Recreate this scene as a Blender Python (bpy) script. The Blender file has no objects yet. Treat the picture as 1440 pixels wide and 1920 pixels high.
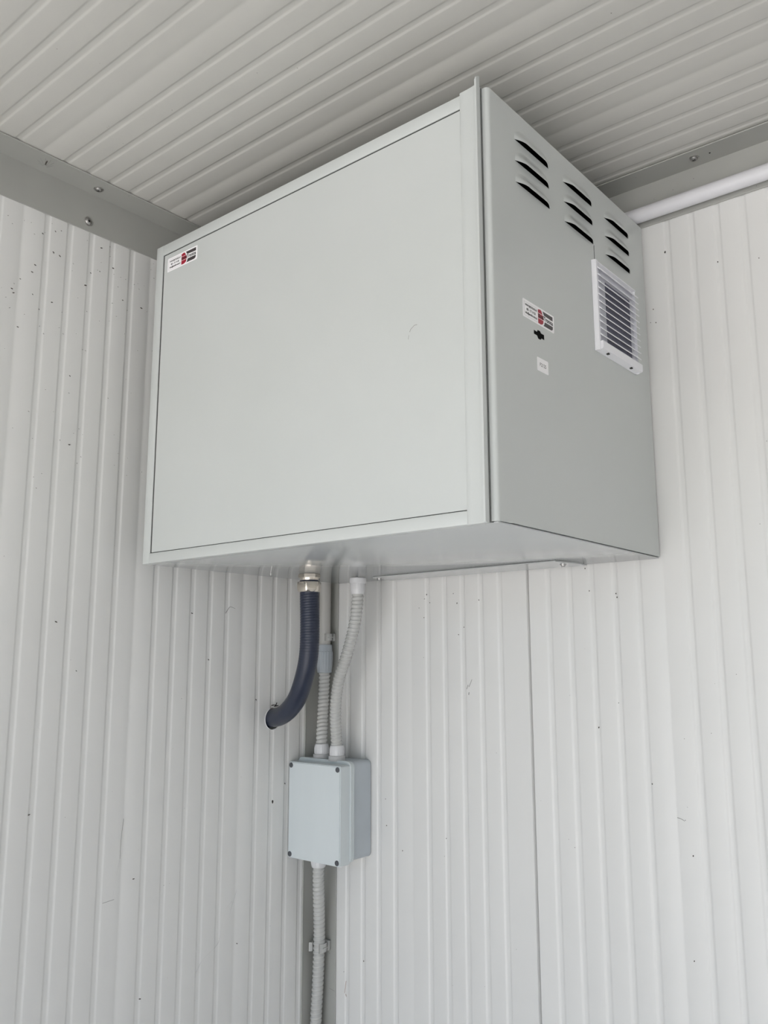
import bpy, bmesh, math, random
from mathutils import Vector, Matrix

# ------------------------------------------------------------------ camera, sky, sun, exposure
Z0 = 1.64                                   # height of the cabinet underside above the floor
sc = bpy.context.scene
COL = sc.collection
cam_data = bpy.data.cameras.new('camera')
cam_data.sensor_fit = 'VERTICAL'
cam_data.sensor_height = 24.0
cam_data.lens = 24.0 * 1601.42 / 1920.0
cam_data.clip_start = 0.01
cam = bpy.data.objects.new('camera', cam_data)
COL.objects.link(cam)
_r = Vector((0.7680534, 0.6403844, -0.0013152))
_u = Vector((0.1106631, -0.1307018, 0.9852262))
_f = Vector((-0.6307516, 0.7568519, 0.1712529))
cam.matrix_world = Matrix(((_r.x, _u.x, -_f.x, 1.103064), (_r.y, _u.y, -_f.y, -1.144790),
                           (_r.z, _u.z, -_f.z, -0.137147 + Z0), (0, 0, 0, 1)))
sc.camera = cam

world = bpy.data.worlds.new('sky')
sc.world = world
world.use_nodes = True
wn = world.node_tree
wn.nodes.clear()
w_out = wn.nodes.new('ShaderNodeOutputWorld')
w_bg = wn.nodes.new('ShaderNodeBackground')
w_sky = wn.nodes.new('ShaderNodeTexSky')
w_sky.sky_type = 'NISHITA'
w_sky.sun_disc = False
w_sky.sun_elevation = math.radians(52)
w_sky.sun_rotation = math.radians(10)
w_sky.dust_density = 2.5
w_mix = wn.nodes.new('ShaderNodeMixRGB')    # thin cloud evens out and whitens the blue
w_mix.inputs[0].default_value = 0.02
w_mix.inputs[2].default_value = (4.4, 4.6, 4.9, 1)
wn.links.new(w_sky.outputs[0], w_mix.inputs[1])
wn.links.new(w_mix.outputs[0], w_bg.inputs[0])
w_bg.inputs[1].default_value = 0.125
wn.links.new(w_bg.outputs[0], w_out.inputs[0])

sun_data = bpy.data.lights.new('sun', 'SUN')
sun_data.energy = 6.0
sun_data.angle = math.radians(0.6)
sun_data.color = (1.0, 0.975, 0.945)
sun = bpy.data.objects.new('sun', sun_data)
COL.objects.link(sun)
sun.rotation_euler = (math.radians(27), math.radians(14), 0)   # high in front of the open doorway: yard and the floor just inside
sun.location = (6, 3, 8)

vs = sc.view_settings
vs.view_transform = 'Standard'
vs.look = 'None'
vs.gamma = 1.0
vs.use_curve_mapping = False
vs.exposure = 1.66
sc.display_settings.display_device = 'sRGB'
if hasattr(sc, 'cycles'):
    sc.cycles.max_bounces = 16
    sc.cycles.diffuse_bounces = 10
    sc.cycles.glossy_bounces = 6

# ------------------------------------------------------------------ materials
def new_mat(name, color, rough=0.5, metal=0.0, spec=0.5):
    m = bpy.data.materials.new(name)
    m.use_nodes = True
    b = m.node_tree.nodes['Principled BSDF']
    b.inputs['Base Color'].default_value = (*color, 1)
    b.inputs['Roughness'].default_value = rough
    b.inputs['Metallic'].default_value = metal
    b.inputs['Specular IOR Level'].default_value = spec
    return m

def nodes_of(m):
    return m.node_tree.nodes, m.node_tree.links, m.node_tree.nodes['Principled BSDF']

def vary(m, c1, c2, scale=6.0, rough=(0.4, 0.5), bump=0.0, bump_scale=300.0, stretch=(1, 1, 1)):
    """soft colour mottling and fine surface relief"""
    n, l, b = nodes_of(m)
    tc = n.new('ShaderNodeTexCoord')
    mp = n.new('ShaderNodeMapping')
    mp.inputs['Scale'].default_value = stretch
    l.new(tc.outputs['Object'], mp.inputs[0])
    t = n.new('ShaderNodeTexNoise')
    t.inputs['Scale'].default_value = scale
    t.inputs['Detail'].default_value = 6
    l.new(mp.outputs[0], t.inputs['Vector'])
    r = n.new('ShaderNodeValToRGB')
    r.color_ramp.elements[0].position = 0.3
    r.color_ramp.elements[1].position = 0.7
    r.color_ramp.elements[0].color = (*c1, 1)
    r.color_ramp.elements[1].color = (*c2, 1)
    l.new(t.outputs[0], r.inputs[0])
    l.new(r.outputs[0], b.inputs['Base Color'])
    q = n.new('ShaderNodeMapRange')
    q.inputs[3].default_value = rough[0]
    q.inputs[4].default_value = rough[1]
    l.new(t.outputs[0], q.inputs[0])
    l.new(q.outputs[0], b.inputs['Roughness'])
    if bump:
        t2 = n.new('ShaderNodeTexNoise')
        t2.inputs['Scale'].default_value = bump_scale
        t2.inputs['Detail'].default_value = 3
        l.new(tc.outputs['Object'], t2.inputs['Vector'])
        bp = n.new('ShaderNodeBump')
        bp.inputs['Strength'].default_value = bump
        bp.inputs['Distance'].default_value = 0.001
        l.new(t2.outputs[0], bp.inputs['Height'])
        l.new(bp.outputs[0], b.inputs['Normal'])
    return r

def add_specks(m, ramp, scale=55.0, thr=0.035, density=0.6, dark=(0.10, 0.085, 0.07)):
    """sparse fly specks and dust dots printed on the paint"""
    n, l, b = nodes_of(m)
    tc = n.new('ShaderNodeTexCoord')
    v = n.new('ShaderNodeTexVoronoi')
    v.inputs['Scale'].default_value = scale
    v.inputs['Randomness'].default_value = 1.0
    l.new(tc.outputs['Object'], v.inputs['Vector'])
    big = n.new('ShaderNodeTexNoise')
    big.inputs['Scale'].default_value = 5.0
    l.new(tc.outputs['Object'], big.inputs['Vector'])
    lt = n.new('ShaderNodeMapRange')                # soft round dot
    lt.inputs[1].default_value = thr
    lt.inputs[2].default_value = thr * 0.5
    lt.inputs[3].default_value = 0.0
    lt.inputs[4].default_value = 1.0
    l.new(v.outputs['Distance'], lt.inputs[0])
    sep = n.new('ShaderNodeSeparateColor')
    l.new(v.outputs['Color'], sep.inputs[0])
    gate = n.new('ShaderNodeMath'); gate.operation = 'GREATER_THAN'
    add = n.new('ShaderNodeMath'); add.operation = 'ADD'
    l.new(sep.outputs[0], add.inputs[0])
    l.new(big.outputs[0], add.inputs[1])
    l.new(add.outputs[0], gate.inputs[0])
    gate.inputs[1].default_value = 1.5 - density
    mul = n.new('ShaderNodeMath'); mul.operation = 'MULTIPLY'
    l.new(lt.outputs[0], mul.inputs[0])
    l.new(gate.outputs[0], mul.inputs[1])
    mul2 = n.new('ShaderNodeMath'); mul2.operation = 'MULTIPLY'
    l.new(mul.outputs[0], mul2.inputs[0])
    l.new(sep.outputs[1], mul2.inputs[1])
    mx = n.new('ShaderNodeMixRGB')
    l.new(mul2.outputs[0], mx.inputs[0])
    l.new(ramp.outputs[0], mx.inputs[1])
    mx.inputs[2].default_value = (*dark, 1)
    l.new(mx.outputs[0], b.inputs['Base Color'])

M = {}
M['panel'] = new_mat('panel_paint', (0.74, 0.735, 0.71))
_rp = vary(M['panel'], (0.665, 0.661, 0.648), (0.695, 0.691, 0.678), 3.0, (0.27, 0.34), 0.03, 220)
add_specks(M['panel'], _rp)
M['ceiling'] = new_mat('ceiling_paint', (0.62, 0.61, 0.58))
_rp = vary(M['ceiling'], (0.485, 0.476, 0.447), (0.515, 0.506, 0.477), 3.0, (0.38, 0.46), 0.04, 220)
add_specks(M['ceiling'], _rp, 40)
M['trim'] = new_mat('trim_paint', (0.46, 0.46, 0.43))
_rp = vary(M['trim'], (0.345, 0.345, 0.322), (0.38, 0.38, 0.357), 9.0, (0.4, 0.5), 0.04, 260)
add_specks(M['trim'], _rp, 70, 0.05, 0.62, (0.06, 0.055, 0.05))
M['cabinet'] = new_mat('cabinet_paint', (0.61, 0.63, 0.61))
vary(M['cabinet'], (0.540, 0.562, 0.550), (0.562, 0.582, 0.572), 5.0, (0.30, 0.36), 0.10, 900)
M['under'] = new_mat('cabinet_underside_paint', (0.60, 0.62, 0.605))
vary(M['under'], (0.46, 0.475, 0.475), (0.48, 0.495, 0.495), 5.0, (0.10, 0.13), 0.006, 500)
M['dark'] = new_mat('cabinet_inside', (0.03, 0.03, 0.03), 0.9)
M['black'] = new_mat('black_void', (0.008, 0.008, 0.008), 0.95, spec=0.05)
M['filler'] = new_mat('dark_filler', (0.045, 0.047, 0.045), 0.8)
M['white_plastic'] = new_mat('white_plastic', (0.80, 0.80, 0.83), 0.38)
M['filter'] = new_mat('filter_mat', (0.20, 0.20, 0.25), 0.95)
vary(M['filter'], (0.20, 0.20, 0.25), (0.31, 0.31, 0.37), 700, (0.9, 0.95), 0.5, 900)
M['box_grey'] = new_mat('junction_box_plastic', (0.52, 0.56, 0.575), 0.42)
vary(M['box_grey'], (0.58, 0.625, 0.64), (0.62, 0.665, 0.68), 14, (0.30, 0.40), 0.05, 700, (1, 1, 0.25))
M['box_shade'] = new_mat('junction_box_shade_plastic', (0.44, 0.47, 0.49), 0.45)  # lid grey made darker and bluer: side shade put into the colour
vary(M['box_shade'], (0.455, 0.495, 0.53), (0.495, 0.535, 0.57), 18, (0.4, 0.52), 0.05, 700)
M['screw_grey'] = new_mat('dark_grey_plastic', (0.085, 0.09, 0.10), 0.5)
M['conduit'] = new_mat('grey_conduit_plastic', (0.47, 0.47, 0.455), 0.22)
M['conduit_in'] = new_mat('conduit_groove_plastic', (0.42, 0.42, 0.41), 0.4)
M['nut_white'] = new_mat('white_nut_plastic', (0.62, 0.62, 0.63), 0.3)
M['nut_grey'] = new_mat('grey_locknut_plastic', (0.46, 0.46, 0.46), 0.45)
M['coupling'] = new_mat('blue_grey_coupling_plastic', (0.37, 0.40, 0.43), 0.42)
M['rigid'] = new_mat('rigid_grey_pipe', (0.43, 0.42, 0.40), 0.38)
M['pipe_white'] = new_mat('white_pipe_plastic', (0.74, 0.73, 0.76), 0.38)
vary(M['pipe_white'], (0.66, 0.655, 0.68), (0.69, 0.685, 0.71), 20, (0.34, 0.42))
M['hose'] = new_mat('blue_grey_hose_pvc', (0.052, 0.060, 0.088), 0.33, spec=0.35)
vary(M['hose'], (0.024, 0.029, 0.049), (0.029, 0.035, 0.057), 30, (0.3, 0.38))
M['nickel'] = new_mat('nickel', (0.72, 0.66, 0.58), 0.16, 1.0)
M['zinc'] = new_mat('zinc_screw', (0.50, 0.49, 0.48), 0.38, 1.0)
M['sticker'] = new_mat('sticker_white', (0.92, 0.91, 0.92), 0.35)
M['ink'] = new_mat('ink_black', (0.018, 0.016, 0.017), 0.4)
M['ink_grey'] = new_mat('ink_dark_grey', (0.055, 0.045, 0.048), 0.4)
M['ink_line'] = new_mat('ink_light_grey', (0.5, 0.48, 0.5), 0.4)
M['ink_red'] = new_mat('ink_red', (0.36, 0.008, 0.03), 0.4)
M['speck'] = new_mat('dirt_speck', (0.055, 0.048, 0.04), 0.9)
M['scuff'] = new_mat('grey_scuff', (0.30, 0.29, 0.28), 0.9)
M['scuff_light'] = new_mat('faint_scuff', (0.52, 0.52, 0.52), 0.9)
M['red_mark'] = new_mat('red_brown_scuff', (0.38, 0.28, 0.25), 0.9)
M['spider'] = new_mat('spider_brown', (0.05, 0.042, 0.035), 0.7)
M['floor'] = new_mat('floor_screed', (0.36, 0.365, 0.37), 0.7)
vary(M['floor'], (0.27, 0.265, 0.255), (0.33, 0.325, 0.315), 4, (0.6, 0.8), 0.2, 120)
M['yard'] = new_mat('yard_concrete', (0.47, 0.44, 0.385), 0.9)
vary(M['yard'], (0.44, 0.43, 0.41), (0.52, 0.51, 0.49), 0.8, (0.85, 0.95), 0.3, 40)

M['gap_shade'] = new_mat('gap_shade_grey', (0.16, 0.165, 0.16), 0.6)  # cabinet grey darkened: shade of the door gap put into the colour
# ------------------------------------------------------------------ mesh helpers (all coordinates: z from the cabinet underside)
def obj(name, bm, mat, parent=None, smooth=None, kind=None, label=None):
    """bmesh in scene coordinates -> one mesh object, placed under its thing"""
    root = parent
    while root is not None and root.parent is not None:
        root = root.parent
    loc = Vector(root['base']) if root is not None and 'base' in root else Vector((0, 0, 0))
    for v in bm.verts:
        v.co = v.co + Vector((0, 0, Z0)) - loc
    bmesh.ops.recalc_face_normals(bm, faces=bm.faces)
    me = bpy.data.meshes.new(name)
    bm.to_mesh(me)
    bm.free()
    mats = mat if isinstance(mat, (list, tuple)) else [mat]
    for m in mats:
        me.materials.append(M[m])
    if smooth is not None:
        for p in me.polygons:
            p.use_smooth = True
        me.set_sharp_from_angle(angle=math.radians(smooth))
    o = bpy.data.objects.new(name, me)
    COL.objects.link(o)
    if parent is not None:
        o.parent = parent
    if kind:
        o['kind'] = kind
    if label:
        o['label'] = label
    return o

def thing(name, label, cat, base, group=None, kind=None):
    o = bpy.data.objects.new(name, None)
    o.empty_display_size = 0.05
    COL.objects.link(o)
    b = Vector(base) + Vector((0, 0, Z0))
    o.location = b
    o['base'] = tuple(b)
    o['label'] = label
    if cat:
        o['category'] = cat
    if group:
        o['group'] = group
    if kind:
        o['kind'] = kind
    return o

def BM():
    return bmesh.new()

def box(bm, lo, hi, bev=0.0, seg=2):
    vs = [bm.verts.new((x, y, z)) for x in (lo[0], hi[0]) for y in (lo[1], hi[1]) for z in (lo[2], hi[2])]
    fs = [bm.faces.new([vs[i] for i in f]) for f in
          ((0, 1, 3, 2), (4, 6, 7, 5), (0, 4, 5, 1), (2, 3, 7, 6), (0, 2, 6, 4), (1, 5, 7, 3))]
    if bev:
        es = list({e for f in fs for e in f.edges})
        bmesh.ops.bevel(bm, geom=es, offset=bev, segments=seg, affect='EDGES', profile=0.5)

def prism(bm, pts, o, u, v, n, depth, mi=0):
    """closed outline pts (a,b) in the frame o,u,v, pushed out along n by depth"""
    o, u, v, n = Vector(o), Vector(u), Vector(v), Vector(n)
    a = [bm.verts.new(o + u * p[0] + v * p[1]) for p in pts]
    b = [bm.verts.new(o + u * p[0] + v * p[1] + n * depth) for p in pts]
    k = len(pts)
    fs = [bm.faces.new(a[::-1]), bm.faces.new(b)]
    for i in range(k):
        fs.append(bm.faces.new((a[i], a[(i + 1) % k], b[(i + 1) % k], b[i])))
    for f in fs:
        f.material_index = mi
    return fs

def rrect(w0, h0, w1, h1, r, seg=5, radii=None):
    """rounded rectangle outline from (w0,h0) to (w1,h1); radii = bl, br, tr, tl"""
    rr = radii or (r, r, r, r)
    out = []
    for (cx, cy, a0, q) in ((w0, h0, 180, rr[0]), (w1, h0, 270, rr[1]), (w1, h1, 0, rr[2]), (w0, h1, 90, rr[3])):
        sx = 1 if cx == w0 else -1
        sy = 1 if cy == h0 else -1
        if q <= 1e-6:
            out.append((cx, cy)); continue
        for i in range(seg + 1):
            t = math.radians(a0 + 90 * i / seg)
            out.append((cx + sx * q + q * math.cos(t), cy + sy * q + q * math.sin(t)))
    return out

def lathe(bm, prof, c, nseg=32, axis=(0, 0, 1), mod=None, cap=True, rot=0.0):
    """profile (radius, height) turned about axis through c; mod(theta, i) scales the radius"""
    ax = Vector(axis).normalized()
    ref = Vector((1, 0, 0)) if abs(ax.x) < 0.9 else Vector((0, 1, 0))
    e1 = ax.cross(ref).normalized()
    e2 = ax.cross(e1)
    c = Vector(c)
    rings = []
    for i, (r, h) in enumerate(prof):
        ring = []
        for k in range(nseg):
            t = 2 * math.pi * k / nseg + rot
            q = r * (mod(t, i) if mod else 1.0)
            ring.append(bm.verts.new(c + ax * h + e1 * (q * math.cos(t)) + e2 * (q * math.sin(t))))
        rings.append(ring)
    for a, b in zip(rings, rings[1:]):
        for k in range(nseg):
            bm.faces.new((a[k], a[(k + 1) % nseg], b[(k + 1) % nseg], b[k]))
    if cap:
        bm.faces.new(rings[0][::-1])
        bm.faces.new(rings[-1])

def bezier(P, n):
    P = [Vector(p) for p in P]
    out = []
    for i in range(n):
        t = i / (n - 1)
        out.append(P[0] * (1 - t) ** 3 + P[1] * 3 * t * (1 - t) ** 2 + P[2] * 3 * t * t * (1 - t) + P[3] * t ** 3)
    return out

def spline(pts, per=24):
    """smooth curve through the points"""
    p = [Vector(q) for q in pts]
    p = [p[0] * 2 - p[1]] + p + [p[-1] * 2 - p[-2]]
    out = []
    for i in range(1, len(p) - 2):
        for k in range(per):
            t = k / per
            a, b, c, d = p[i - 1], p[i], p[i + 1], p[i + 2]
            out.append(0.5 * ((2 * b) + (c - a) * t + (2 * a - 5 * b + 4 * c - d) * t * t + (3 * b - a - 3 * c + d) * t ** 3))
    out.append(p[-2])
    return out

def resample(path, step):
    d = [0.0]
    for a, b in zip(path, path[1:]):
        d.append(d[-1] + (b - a).length)
    n = max(2, int(round(d[-1] / step)) + 1)
    out, j = [], 0
    for i in range(n):
        s = d[-1] * i / (n - 1)
        while j < len(d) - 2 and d[j + 1] < s:
            j += 1
        f = (s - d[j]) / max(1e-9, d[j + 1] - d[j])
        out.append(path[j].lerp(path[j + 1], min(1, max(0, f))))
    return out, d[-1]

def tube(bm, path, radius, nseg=24, rfun=None, step=None):
    """swept tube; rfun(s, theta) adds to the radius (spiral ribs)"""
    path = [Vector(p) for p in path]
    total = sum((b - a).length for a, b in zip(path, path[1:]))
    if step:
        path, total = resample(path, step)
    t0 = (path[1] - path[0]).normalized()
    nrm = t0.orthogonal().normalized()
    rings, s = [], 0.0
    for i, p in enumerate(path):
        t = ((path[min(i + 1, len(path) - 1)] - path[max(i - 1, 0)])).normalized()
        nrm = (nrm - t * nrm.dot(t)).normalized()
        bn = t.cross(nrm)
        if i:
            s += (p - path[i - 1]).length
        ring = []
        for k in range(nseg):
            th = 2 * math.pi * k / nseg
            r = radius + (rfun(s, th) if rfun else 0.0)
            ring.append(bm.verts.new(p + nrm * (r * math.cos(th)) + bn * (r * math.sin(th))))
        rings.append(ring)
    for a, b in zip(rings, rings[1:]):
        for k in range(nseg):
            bm.faces.new((a[k], a[(k + 1) % nseg], b[(k + 1) % nseg], b[k]))
    bm.faces.new(rings[0][::-1])
    bm.faces.new(rings[-1])
    return total

def spiral(pitch, amp):
    """narrow raised rib wound as a helix over a plain tube"""
    def f(s, th):
        ph = (s / pitch - th / (2 * math.pi)) % 1.0
        return amp * math.exp(-((ph - 0.5) / 0.30) ** 4)
    return f

def ell(c, ax, ay, az, n=10):
    bm = BM()
    bmesh.ops.create_uvsphere(bm, u_segments=n, v_segments=n, radius=1.0)
    for v in bm.verts:
        v.co = Vector((v.co.x * ax, v.co.y * ay, v.co.z * az)) + Vector(c)
    return bm

# ------------------------------------------------------------------ room shell: ribbed sandwich panels
U = 0.0352                # rib spacing
TH = 0.040                # panel thickness
ZF, ZC = -Z0, 0.5598      # floor and ceiling level
X1, Y1 = 2.45, -2.35      # the room's far sides

def ribbed(name, s0, s1, ribs, steps, place, length, parent, hole=None, paint='panel'):
    """one panel: profile along s (grooves and shallow steps), swept along its length"""
    pts = [(s0, -0.0015), (s0 + 0.0012, 0.0)]
    feats = [(r, 'g') for r in ribs] + [(r, 's') for r in steps]
    for r, k in sorted(feats):
        if r < s0 + 0.010 or r > s1 - 0.010:
            continue
        if k == 'g':                           # rounded groove 12 mm wide, 1 mm deep
            w, b, d = 0.0062, 0.0020, GROOVE
            for i in range(0, 7):
                t = i / 6.0
                q = -d * t * t * (3 - 2 * t)
                pts.append((r - w + (w - b) * t, q))
                pts.append((r + w - (w - b) * t, q))
        else:                                  # shallow lap: sinks slowly, rises at once
            w, d = 0.013, 0.0007
            for i in range(0, 6):
                t = i / 5.0
                pts.append((r + STEP_DIR * (w - w * t), -d * t * t))
            pts.append((r - STEP_DIR * 0.0022, 0.0))
    pts += [(s1 - 0.0012, 0.0), (s1, -0.0015)]
    pts = sorted(pts)
    bm = BM()
    outline = pts + [(s1, -TH), (s0, -TH)]
    a = [bm.verts.new(place(s, d, length[0])) for s, d in outline]
    b = [bm.verts.new(place(s, d, length[1])) for s, d in outline]
    k = len(outline)
    for i in range(k):
        bm.faces.new((a[i], a[(i + 1) % k], b[(i + 1) % k], b[i]))
    bm.faces.new(a)
    bm.faces.new(b)
    o = obj(name, bm, paint, parent, 40)
    if hole:
        cb = BM()
        lathe(cb, [(hole[1], -0.012), (hole[1], 0.03)], hole[0], 32, (1, 0, 0))
        c = obj('cutter', cb, 'panel')
        md = o.modifiers.new('cut', 'BOOLEAN')
        md.operation = 'DIFFERENCE'
        md.solver = 'EXACT'
        md.object = c
        dg = bpy.context.evaluated_depsgraph_get()
        me = bpy.data.meshes.new_from_object(o.evaluated_get(dg))
        o.modifiers.clear()
        o.data = me
        for p in me.polygons:
            p.use_smooth = True
        me.set_sharp_from_angle(angle=math.radians(40))
        bpy.data.objects.remove(c)
    return o

GROOVE = 0.0010
STEP_DIR = -1

def struct(name):
    o = bpy.data.objects.new(name, None)
    COL.objects.link(o)
    o['kind'] = 'structure'
    o['base'] = (0.0, 0.0, 0.0)
    o['label'] = {'wall_left': 'off-white ribbed sheet metal wall left of the corner',
                  'wall_right': 'off-white ribbed sheet metal wall right of the corner with a dark panel joint',
                  'ceiling': 'off-white ribbed sheet metal ceiling'}.get(name, name.replace('_', ' '))
    return o

HOLE = (0.0, -0.1175, -0.2348)
wl = struct('wall_left')           # plane x = 0, s = y
ribs = [-0.0493 - U * k for k in range(80) if k % 6 != 4]
stps = [-0.0493 - U * k for k in range(80) if k % 6 == 4]
for a, b in ((-1.02, 0.0), (-2.05, -1.023), (Y1, -2.053)):
    ribbed('panel', a, b, ribs, stps, lambda s, d, z: (d, s, z), (ZF, ZC), wl,
           (HOLE, 0.0178) if b == 0.0 else None)

GROOVE = 0.0014
wr = struct('wall_right')          # plane y = 0, s = x
STEP_DIR = 1
SEAM = 0.4346
ribs = [0.067 + U * k for k in range(10) if k != 4]
ribbed('panel', -0.045, SEAM - 0.0014, ribs, [0.067 + U * 4], lambda s, d, z: (s, -d, z), (ZF, ZC), wr)
for q in range(2):
    s0 = SEAM + 1.0 * q
    s1 = min(SEAM + 1.0 * (q + 1), X1)
    ribbed('panel', s0 + 0.0014, s1 - 0.0014, [s0 + 0.0354 * k for k in range(1, 28) if k % 6],
           [s0 + 0.0354 * k for k in range(6, 28, 6)], lambda s, d, z: (s, -d, z), (ZF, ZC), wr)
bm = BM()                          # tongue seen at the bottom of the joint
box(bm, (SEAM - 0.006, 0.010, ZF), (SEAM + 0.006, 0.020, ZC))
obj('joint_tongue', bm, 'trim', wr)

GROOVE = 0.0010
ce = struct('ceiling')             # plane z = ZC, s = y
STEP_DIR = -1
cr = [0.017 - U * k for k in range(90) if k % 6 != 0]
cs = [0.017 - U * k for k in range(90) if k % 6 == 0]
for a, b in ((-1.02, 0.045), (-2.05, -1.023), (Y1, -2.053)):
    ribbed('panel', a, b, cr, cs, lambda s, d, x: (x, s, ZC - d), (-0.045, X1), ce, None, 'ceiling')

bm = BM(); box(bm, (-0.05, Y1, ZF - 0.08), (X1 + 0.05, 0.05, ZF)); o = obj('floor', bm, 'floor', kind='structure')
bm = BM(); box(bm, (X1, Y1, ZF), (X1 + 0.04, 0.045, ZC)); o = obj('wall_side', bm, 'panel', kind='structure')
DOOR = (0.02, 2.30, 2.06 - Z0)     # unseen doorway, sized to let the daylight in: x from, x to, head height
bm = BM()
box(bm, (-0.04, Y1 - 0.04, ZF), (DOOR[0], Y1, ZC))
box(bm, (DOOR[1], Y1 - 0.04, ZF), (X1 + 0.04, Y1, ZC))
box(bm, (DOOR[0], Y1 - 0.04, DOOR[2]), (DOOR[1], Y1, ZC))
obj('wall_front', bm, 'panel', kind='structure')
bm = BM(); box(bm, (-40, -60, ZF - 0.15), (40, 20, ZF - 0.085)); obj('ground', bm, 'yard', kind='structure')  # unseen yard, added to bounce sunlight through the doorway

# ------------------------------------------------------------------ corner trims and their screws
def dome_screw(c, n, parent, r=0.0052, name='screw'):
    c = Vector(c); n = Vector(n)
    bm = BM()
    lathe(bm, [(r * 1.35, 0.0), (r * 1.35, 0.0007), (r, 0.0009), (r * 0.97, 0.0018), (r * 0.75, 0.0029), (r * 0.45, 0.0034), (r * 0.42, 0.0020), (0.0003, 0.0018)],
          c, 20, n)
    s = obj(name, bm, 'zinc', parent, 35)
    bm = BM()
    lathe(bm, [(r * 0.36, 0.0019), (r * 0.36, 0.0023)], c, 6, n)
    obj('drive_recess', bm, 'black', s)
    return s

TT = 0.0013
def angle_trim(name, label, legs):
    o = bpy.data.objects.new(name, None); COL.objects.link(o)
    o['kind'] = 'structure'; o['base'] = (0.0, 0.0, 0.0); o['label'] = label
    bm = BM()
    for lo, hi in legs:
        box(bm, lo, hi, 0.0004, 1)
    obj('angle_strip', bm, 'trim', o)
    return o

G = 0.0002
t1 = angle_trim('trim_1', 'grey metal angle trim along the top of the left wall',
                [((G, Y1, ZC - 0.0625), (G + TT, -G, ZC - G)), ((G, Y1, ZC - G - TT), (0.0475, -G, ZC - G))])
t2 = angle_trim('trim_2', 'grey metal angle trim along the top of the right wall',
                [((TT + 2 * G, -G - TT, ZC - 0.0672), (X1, -G, ZC - 2 * TT)), ((TT + 2 * G, -0.0441, ZC - 2 * G - 2 * TT), (X1, -G, ZC - 2 * G - TT))])
bm = BM(); box(bm, (0.05, -0.0024, ZC - 0.0690), (X1, -G, ZC - 0.0655), 0.0006, 1)
obj('hem', bm, 'trim', t2)
bm = BM(); box(bm, (0.05, -0.0448, ZC - 0.0040), (X1, -0.0425, ZC - 0.0022), 0.0006, 1)
obj('hem', bm, 'trim', t2)
bm = BM(); box(bm, (0.0462, Y1, ZC - 0.0026), (0.0480, -0.046, ZC - 0.0004), 0.0006, 1)
obj('hem', bm, 'trim', t1)
t3 = angle_trim('trim_3', 'grey metal angle trim running down the corner of the two walls',
                [((G, -0.0410, ZF), (G + TT, -G, ZC - 0.064)), ((G, -G - TT, ZF), (0.0415, -G, ZC - 0.069))])
bm = BM(); box(bm, (G, -0.0420, ZF), (0.0024, -0.0404, ZC - 0.064), 0.0005, 1)
obj('hem', bm, 'trim', t3)
bm = BM(); box(bm, (0.0406, -0.0024, ZF), (0.0424, -G, ZC - 0.069), 0.0005, 1)
obj('hem', bm, 'trim', t3)
dome_screw((0.0015, -0.5156, 0.5127), (1, 0, 0), t1)
dome_screw((0.0223, -0.5140, ZC - 0.0015), (0, 0, -1), t1)
for k in (-1.1, -1.7):
    dome_screw((0.0015, k, 0.5127), (1, 0, 0), t1)
dome_screw((0.7361, -0.0238, ZC - 0.0031), (0, 0, -1), t2)
dome_screw((1.40, -0.0238, ZC - 0.0031), (0, 0, -1), t2)
bm = BM(); lathe(bm, [(0.0012, 0), (0.0010, 0.0005)], (0.7575, -0.0225, ZC - 0.0029), 10, (0, 0, -1))
obj('rivet_hole', bm, 'black', t2)

# ------------------------------------------------------------------ wall-hung cabinet
CX0, CX1 = 0.0467, 0.6467
CY0, CY1 = -0.4239, -0.0040
CH = 0.4897
cab = thing('wall_cabinet', 'large light grey sheet metal cabinet hung on the right wall under the ceiling', 'cabinet',
            ((CX0 + CX1) / 2, (CY0 + CY1) / 2, 0))
s = 0.0015
BX = 0.6400                        # the body ends here, the louvred door closes it
bm = BM()
FR = [0.0174, 0.0130, 0.0165]      # frame borders: side, bottom, top
ix0, iz0, iz1 = CX0 + 0.0170, 0.0150, 0.4730
# folded front frame around the recessed panel
box(bm, (CX0, CY0, 0.0), (ix0, CY0 + 0.012, CH), 0.0012)
box(bm, (ix0 - 0.002, CY0 + 0.0001, 0.0003), (0.6290, CY0 + 0.012, iz0), 0.0010)
box(bm, (ix0 - 0.002, CY0 + 0.0001, iz1), (0.6290, CY0 + 0.012, CH - 0.0003), 0.0010)
obj('front_frame', bm, 'cabinet', cab, 40)
bm = BM()
box(bm, (CX0 + 0.0005, CY0 + 0.008, 0.002), (CX0 + 0.003, CY1, CH - 0.0006), 0.0006)     # left side
box(bm, (CX0 + 0.0005, CY0 + 0.008, CH - 0.003), (BX, CY1, CH - 0.0004), 0.0006)          # top
box(bm, (CX0 + 0.0005, CY1 - 0.003, 0.0006), (BX, CY1, CH - 0.0006))                       # back
obj('body', bm, 'cabinet', cab, 40)
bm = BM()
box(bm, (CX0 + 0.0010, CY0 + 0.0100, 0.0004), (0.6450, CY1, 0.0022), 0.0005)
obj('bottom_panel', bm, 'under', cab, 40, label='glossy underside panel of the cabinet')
bm = BM()                          # black block standing in for the shade seen through the louvres
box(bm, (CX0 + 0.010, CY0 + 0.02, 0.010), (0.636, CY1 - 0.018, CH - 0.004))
obj('inner_shade_block', bm, 'black', cab)
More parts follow.
